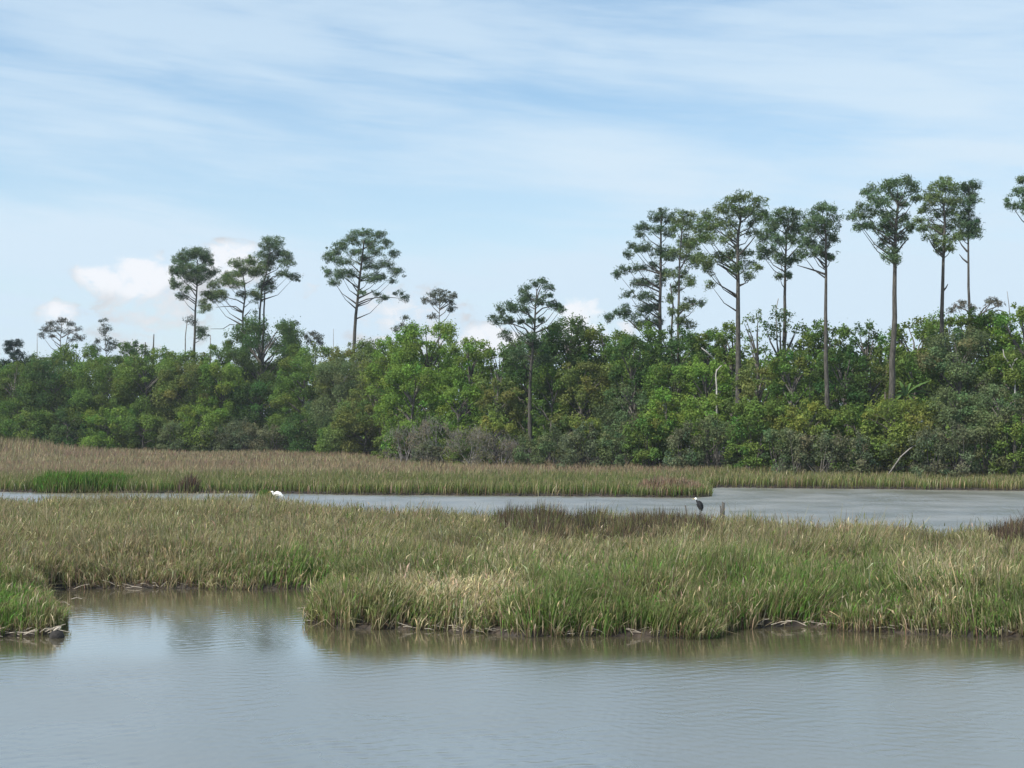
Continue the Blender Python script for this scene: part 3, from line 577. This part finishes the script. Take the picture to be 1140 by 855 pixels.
pine([[(821,470),(822,400),(822,310),(822,262),(826,232)]],[(822,218,8,3.5),(835,219,9,4),(845,227,6,5),(812,222,5,4),(805,232,7,5),(820,234,11,6),(835,235,8,5),(790,242,7,5),(781,252,6,6),(796,252,9,6),(809,249,9,5),(840,247,5,4),(788,265,6,5),(804,266,8,4),(818,261,7,4),(838,258,5,3),(775,285,7,6),(786,289,8,7),(790,300,4,4),(808,287,7,4),(815,279,6,4),(830,281,7,4),(832,295,8,4),(843,299,5,4),(835,307,4,3),(799,285,5,4),(791,316,2,2.5),(818,297,5,4),(846,238,5,5),(778,266,5,5)],dline(822)+4,'tall pine with a broad domed crown above the bleached snag',[[(821,308),(812,300),(800,293)],[(822,303),(808,295),(795,289)],[(822,285),(834,272),(842,262)],[(822,275),(808,262),(796,254)]],PG,tr=.29)
pine([[(873,400),(874,330),(875,290),(876,258)]],[(868,237,7,4),(880,234,8,3),(887,240,6,4),(857,243,5,4),(860,252,7,6),(873,247,8,5),(885,250,7,5),(850,262,5,5),(865,262,7,4),(878,262,7,4),(890,256,4,5),(848,275,6,4),(858,280,7,4),(868,270,6,4),(884,268,6,4),(868,288,6,4),(878,290,6,3.5),(886,287,5,3.5),(850,285,5,3),(879,306,3,2.5),(868,307,2,1.5)],dline(873)+17,'shorter pine with a flat dark crown between two taller ones',[[(875,290),(884,280),(890,274)],[(874,305),(879,306)]],PC,tr=.24)
pine([[(921,458),(919.5,400),(920,320),(920,280),(919,248)]],[(915,229,6,3.5),(923,234,6,4),(908,238,6,4),(928,245,5,5),(915,245,8,5),(903,246,6,4),(925,255,5,4),(910,257,7,5),(928,264,4,5),(900,258,5,5),(905,269,7,4),(921,270,4,4),(897,273,6,4),(894,283,5,3),(905,283,6,3.5),(920,283,3.5,3.5),(926,287,3,3.5),(911,276,4,3)],dline(920)+4,'slim pine with a narrow crown and a long bare branch to its left',[[(919,305),(908,301),(898,298),(888,295)],[(919,298),(913,290),(906,282)]],PC,tr=.22)
pine([[(992,470),(995,380),(997,300),(998,262),(1001,228)]],[(1000,203,8,4),(1012,201,4,3.5),(1018,210,6,5),(990,207,7,4),(978,210,6,3.5),(970,216,6,4),(982,221,9,7),(999,217,8,6),(960,230,6,3.5),(952,240,6,3.5),(962,241,8,3.5),(958,252,5,4),(970,250,7,3.5),(983,252,8,5),(989,239,8,6),(1008,243,6,3),(975,233,6,4),(997,250,6,6),(1010,255,5,3),(985,272,6,4),(991,262,6,4),(992,282,6,5),(998,289,4,4),(1003,265,4,3),(1014,250,4,3),(1020,221,4,3),(1008,226,4,3)],dline(993)+4,'tallest pine, long bare trunk and crown spreading left, right of the middle group',[[(999,281),(1006,272),(1013,264)],[(998,268),(984,258),(966,250)],[(999,262),(1008,254),(1018,249)],[(999,255),(988,243),(974,236)]],PC,tr=.30)
pine([[(1047,440),(1047.5,400),(1049,350),(1051,290),(1053,250),(1052,228)]],[(1055,201,7,3.5),(1048,207,9,4),(1060,210,7,5),(1040,213,6,4),(1033,222,6,4),(1046,221,9,5),(1060,223,8,5),(1028,232,5,4),(1038,235,7,4),(1055,237,8,5),(1025,245,5,4),(1040,249,7,3.5),(1029,256,5,3.5),(1050,254,7,4),(1062,250,5,5),(1035,264,6,2),(1055,267,6,3.5),(1044,271,4,3),(1064,264,4,3.5),(1047,277,3,3),(1061,276,3,2)],dline(1047)+9.5,'left pine of the close pair near the right, with the fuller crown',[[(1051,283),(1057,273),(1062,268)],[(1049,326),(1054,320),(1056,316)],[(1052,262),(1040,254),(1030,250)]],PG,tr=.25)
pine([[(1080,378),(1079,320),(1079,265),(1080,228)]],[(1080,204,6,3),(1086,206,4,3),(1073,208,6,4),(1078,215,7,5),(1083,223,4,4),(1071,224,7,5),(1078,235,6,5),(1085,245,4,5),(1071,243,7,5),(1078,250,6,4),(1084,259,7,4.5),(1071,261,5,4),(1088,254,3,3)],dline(1079)+18,'right pine of the close pair, with a thin straight trunk and narrow crown',[[(1078,280),(1072,273),(1068,266)],[(1078,292),(1073,288),(1069,283)]],PD,tr=.19)
pine([[(1154,465),(1153,330),(1152,225)]],[(1138,200,5,4),(1134,213,6,4),(1126,226,5,3.5),(1138,227,5,3.5),(1150,203,8,5),(1156,216,9,6),(1150,232,8,5),(1165,225,8,6),(1168,208,7,6),(1146,218,5,4)],dline(1150)+7,'pine at the right edge, only its left crown tufts in the picture',[[(1152,245),(1144,234),(1130,227)]],PC,tr=.24)
# small trees standing out of the skyline
SG = 'small trees above the skyline'
pine([[(67,395),(67,375),(68,362)],[(71,392),(74,374),(80,366)]],[(68,357,7,2.5),(58,361,5,2.5),(78,361,5,2.5),(50,367,5,2.5),(46,373,3,2),(62,367,6,2.5),(75,369,5,2),(86,374,5,2),(81,378,4,1.5),(57,374,3,1.5),(88,366,3,1.5),(90,377,2.5,1.5)],dline(67)+18,'thin greyish umbrella-shaped tree at far left above the wood',[[(67,380),(58,372),(48,370)],[(68,376),(78,370),(88,374)]],(.085,.088,.070),.7,.13,'umbrella_tree',SG,True,cat='tree')
pine([[(15,418),(15,395),(16,386)]],[(10,384,3,3.5),(19,382,2.5,4),(17,391,4,2.5),(9,390,3,2.5),(14,397,4.5,2.5),(22,396,3,2.5),(5,404,5,2.5),(16,404,5,2.5),(23,405,4,2.5),(12,411,6,3.5)],dline(15)+12,'small black-green pine at the left edge of the skyline',(),(.018,.04,.030),1.5,.12,'pine_tree',SG,cat='pine tree')
pine([[(118,398),(117,375),(115,358)],[(105,395),(104,380)]],[(115,357,4,1.5),(119,365,4,3),(114,370,3,2.5),(105,380,4,1.5),(120,377,4,2),(103,387,4,3),(127,383,5,3),(122,387,5,3),(107,392,5,3)],dline(117)+18,'spindly half-bare tree at left between the umbrella-shaped tree and the stubs',[[(117,378),(124,383)],[(117,372),(120,366)]],(.06,.075,.055),.7,.10,'spindly_tree',SG,True,cat='tree')
pine([[(348,392),(350,378)]],[(349,371,4,2),(343,375,3,3),(355,376,4,2.5),(346,381,4,2),(357,381,4,2.5)],dline(348)+17,'small grey-green tree top between the big dark tree and the curved pine',(),(.07,.08,.055),.8,.09,'spindly_tree',SG,True,cat='tree')
pine([[(445,385),(445,365),(449,352)]],[(440,366,3,2),(447,362,3,2),(452,354,2.5,1.5),(461,363,5,2),(458,368,3,2.5)],dline(445)+17,'wispy leafless sapling above the bright tree left of the little pale pine',(),(.08,.09,.06),.6,.06,'sapling',SG,True,cat='tree')
pine([[(1085,368),(1088,355),(1098,345)]],[(1066,341,4,1.2),(1072,336,3,1.2),(1098,336,5,1.2),(1106,334,4,1.2),(1112,338,3,1.2),(1060,345,3,1.2),(1082,342,3,1)],dline(1090)+17,'pale bare spray of branches right of the close pair of pines',[[(1088,356),(1100,350),(1112,345),(1120,347)],[(1087,358),(1078,346),(1066,341)],[(1088,355),(1096,343),(1106,336)],[(1090,352),(1100,345),(1114,340)],[(1088,362),(1098,357),(1110,350)]],(.13,.12,.09),.6,.09,'bare_tree',SG,True,cat='tree')

def snag(pts, rad, label, mt, d, forks=(), tuft=None, name='dead_snag'):
    base = np.array([(pts[0][0]-570)/F*d, d, .3]); rt = root(name, base, label, 'dead tree', 'dead trees in the wood'); T = Tubes()
    q_ = [P(a, b, d) for a, b in pts]; T.add([base]+q_, [rad*1.2]+[rad*(1-.45*i/max(1, len(q_)-1)) for i in range(len(q_))], 7)
    T.build('trunk', mt, rt)
    for f in forks:
        B = Tubes(); w_ = [P(a, b, d)-np.array([0, .0, 0]) for a, b in f]; B.add(w_, [rad*.8*(1-.5*i/(len(w_)-1)) for i in range(len(w_))], 6); B.build('limb', mt, rt)
    if tuft:
        a, b, c_, e = tuft; c = P(a, b, d); s = c_/F*d
        crown([(c+rng.normal(size=3)*s*.4, (s*.7, s*.7, s*.6), 1) for i in range(6)], (.05, .065, .045), .15, .2, 70, 'tuft', rt, NEEDLE)
snag([(161,400),(161.5,381)], .11, 'short dark stub just left of a taller one at left', BARK, dline(161)+15)
snag([(170,400),(171,372)], .12, 'taller dark stub beside a shorter one at left', BARK, dline(171)+15)
snag([(206,402),(206,375),(208,356)], .09, 'thin bent dead tree with one tuft, beside the leftmost pine', GREYWOOD, dline(206)+17, tuft=(212,356,6,4))
snag([(234,400),(234,373)], .09, 'thin grey dead pole right of the leftmost pine', GREYWOOD, dline(234)+16)
snag([(41,398),(41,372)], .05, 'very thin pole left of the umbrella-shaped tree', GREYWOOD, dline(41)+17)
snag([(371,398),(371,366)], .045, 'very thin pole left of the curved lone pine', GREYWOOD, dline(371)+17)
snag([(866,395),(864,345),(867,332)], .06, 'thin dead pole left of the shorter pine of the middle group', GREYWOOD, dline(866)+18)
snag([(1126,365),(1124,340),(1122,324)], .04, 'very thin pole near the right end of the skyline', GREYWOOD, dline(1126)+18)
snag([(798,432),(797,418),(798,411)], .075, 'bleached white broken snag left of the dome-crowned pine trunk', DEAD, dline(798)+5.2, [[(798,413),(802,408),(804,407)],[(794,398),(788,393),(781,387)]])
snag([(1130,425),(1128,412),(1122,402)], .06, 'forked bleached snag at the right end of the wood', DEAD, dline(1126)+4.5, [[(1122,402),(1118,396),(1117,389)],[(1127,408),(1130,401),(1133,399)]])
def leaning():
    d = dline(1000)-1.6; a = P(984, 530, d); a[2] = .3; rt = root('fallen_trunk', a, 'dead trunk leaning up to the right under the broad yellow-green tree', 'dead tree', 'dead trees in the wood')
    T = Tubes(); T.add([a, P(1002, 509, d), P(1012, 500, d), P(1024, 492, d+.6)], [.06, .06, .05, .035], 7); T.build('trunk', GREYWOOD, rt)
leaning()
def palmetto():
    d = dline(1010)+5.2; c = P(1008, 440, d); base = np.array([c[0], d, .4]); rt = root('palmetto', base, 'bright green fan of long fronds right of the tallest pine trunk', 'palm', None)
    T = Tubes(); T.add([base, c-np.array([0, 0, .3])], [.16, .12], 7, False); T.build('trunk', BARK2, rt)
    for k, (a, b) in enumerate([(990,443),(996,448),(1003,424),(1014,426),(1028,426),(1034,424),(1024,444),(1018,450),(1000,436),(1030,436)]):
        e = P(a, b, d)+np.array([0, rng.normal()*.6-.2, 0]); V, Q = [], []; n_ = 8
        dirv = e-c; side = unit(np.cross(dirv, np.array([0, -.5, 1.]))); 
        for i in range(n_+1):
            f = i/n_; p_ = c+dirv*f+np.array([0, 0, .9*f*(1-f)]); ww = .15*math.sin(math.pi*min(.97, f*.9+.08))
            V += [p_-side*ww+np.array([0, 0, -.06]), p_, p_+side*ww+np.array([0, 0, -.06])]
        for i in range(n_):
            Q += [(i*3, i*3+1, i*3+4, i*3+3), (i*3+1, i*3+2, i*3+5, i*3+4)]
        mesh('frond', V, Q, LEAF, rt, tint=np.tile(np.array([.11, .19, .06])*(.8+.4*rng.random()), (len(V), 1)))
palmetto()

# ------------------------------------------------------------------ birds and small things on the water
def plain(name, c, rough=.7):
    m_, t_, n_, l_ = mat(name); p_ = n_['Principled BSDF']; p_.inputs['Roughness'].default_value = rough; p_.inputs['Specular IOR Level'].default_value = .15
    z = n_.new('ShaderNodeTexNoise'); z.inputs['Scale'].default_value = 18; r_ = n_.new('ShaderNodeValToRGB')
    r_.color_ramp.elements[0].color = (*[v*.8 for v in c], 1); r_.color_ramp.elements[1].color = (*[min(1, v*1.1) for v in c], 1)
    l_.new(z.outputs['Fac'], r_.inputs[0]); l_.new(r_.outputs[0], p_.inputs['Base Color']); return m_
WHITE = plain('white_feathers', (.85, .85, .82)); SLATE = plain('slate_feathers', (.014, .015, .017)); BILL = plain('yellow_bill', (.65, .45, .08), .4); LEGM = plain('dark_legs', (.03, .03, .03), .5); PALE = plain('pale_feathers', (.8, .8, .78))
def wader(name, px, d, label, body, headm, path, rad, hp, hr, bill, legx, wing, foot=-.05):
    """path in metres (x right, z up) from the feet; body and neck are one continuous skin"""
    base = np.array([(px-570)/F*d, d, foot]); rt = root(name, base, label, 'bird')
    W = lambda x, z, y=0: base+np.array([x, y, z])
    T = Tubes(); T.add([W(*a) for a in path], rad, 12); T.build('body', body, rt)
    H_ = Tubes(); H_.add([W(*a) for a in hp], hr, 10); H_.build('head', headm, rt)
    B = Tubes(); B.add([W(*a) for a in bill], [.018, .012, .003], 6); B.build('bill', BILL, rt)
    for s in (-1, 1):
        T = Tubes(); z_ = legx[1]; T.add([W(legx[0]+s*.03, z_, s*.04), W(legx[0]+.03+s*.02, z_*.5, s*.04), W(legx[0]+s*.04, 0, s*.04)], [.016, .01, .008], 6)
        T.add([W(legx[0]+s*.04, .01, s*.04), W(legx[0]+s*.04-.1, .01, s*.05)], [.008, .004], 5); T.build('leg', LEGM, rt)
        G = Tubes(); G.add([W(a, b, s*c_) for a, b, c_ in wing[0]], wing[1], 8); G.build('wing', body, rt)
wader('egret', 309, 86, 'white egret hunched low in the channel beside a green tuft', WHITE, WHITE,
      [(.42, .40), (.30, .48), (.14, .60), (-.02, .64), (-.13, .60), (-.19, .56), (-.22, .60), (-.24, .68)], [.015, .06, .125, .14, .10, .055, .042, .04],
      [(-.23, .66), (-.25, .72), (-.30, .74), (-.36, .73)], [.04, .052, .046, .022], [(-.35, .73), (-.44, .715), (-.52, .70)], (.02, .50),
      ([(-.10, .66, .10), (.10, .62, .13), (.30, .50, .08), (.45, .40, .03)], [.05, .085, .05, .01]))
wader('heron', 778, 75, 'dark slate heron with a white head standing upright behind the near grass', SLATE, PALE,
      [(.13, .36), (.10, .48), (.05, .62), (-.01, .73), (-.05, .79), (-.10, .80), (-.115, .84), (-.13, .90)], [.03, .13, .165, .145, .085, .05, .038, .034],
      [(-.125, .89), (-.14, .94), (-.17, .96), (-.22, .95)], [.034, .055, .055, .02], [(-.21, .95), (-.27, .935), (-.34, .92)], (.03, .48),
      ([(-.02, .74, .09), (.05, .62, .12), (.10, .47, .09), (.14, .34, .04)], [.06, .10, .08, .02]))
def stake(px, pt, d, lean, label, r=.05):
    b = at(px-lean, d, -.3); rt = root('broken_stake', b, label, 'stake'); T = Tubes()
    t_ = P(px, pt, d); T.add([b, (b+t_)/2+np.array([.02, 0, 0]), t_], [r*1.2, r*1.1, r*.8], 7); T.add([t_-np.array([0, 0, .12]), t_+np.array([-.05, 0, .05])], [r*.7, r*.2], 5); T.build('post', BARK, rt)
stake(805, 559.5, 70, 2, 'dark broken stake to the right of the dark heron', .085)
stake(802, 563, 71, 1, 'reddish thin broken stake between the heron and the dark broken stake', .035)
stake(763, 562.5, 72, -1, 'thin dark stake to the left of the dark heron', .035)
stake(953, 573, 57.5, 1, 'thin upright twig at the back of the near bank, right of centre', .012)
def bank_stump():
    c = np.array([*g2(65, 709), -.05]); rt = root('stump', c, 'small dark rounded stump with a pale broken top at the tip of the left bank', 'stump'); T = Tubes()
    T.add([c, c+np.array([0, 0, .09]), c+np.array([.01, 0, .19])], [.15, .17, .12], 12); T.build('base', rough_mat('wet_wood', (.008, .007, .006), (.025, .022, .02), 12, .5, .9), rt)
    T = Tubes(); T.add([c+np.array([-.07, -.02, .20]), c+np.array([0, -.03, .25]), c+np.array([.07, 0, .29])], [.018, .03, .015], 7)
    T.add([c+np.array([.05, -.02, .22]), c+np.array([.09, 0, .30])], [.02, .01], 6); T.build('broken_top', DRIFT, rt)
bank_stump()

def haze():  # thin scattering volume, added to lift the dark shadows of the wood
    m_, t_, n_, l_ = mat('added_haze_air'); n_.clear(); v_ = n_.new('ShaderNodeVolumePrincipled'); v_.inputs['Density'].default_value = .0002; v_.inputs['Color'].default_value = (.90, .95, 1, 1); v_.inputs['Anisotropy'].default_value = .2
    o_ = n_.new('ShaderNodeOutputMaterial'); l_.new(v_.outputs[0], o_.inputs['Volume'])
    x0, x1, y0, y1, z0, z1 = -930, 930, -90, 930, -1.7, 33
    V = [(x, y, z) for z in (z0, z1) for y in (y0, y1) for x in (x0, x1)]
    Q = [(0, 2, 3, 1), (4, 5, 7, 6), (0, 1, 5, 4), (2, 6, 7, 3), (0, 4, 6, 2), (1, 3, 7, 5)]
    tag(mesh('haze', V, Q, m_), 'thin haze added over the marsh to lift the shadows', kind='stuff')
haze()
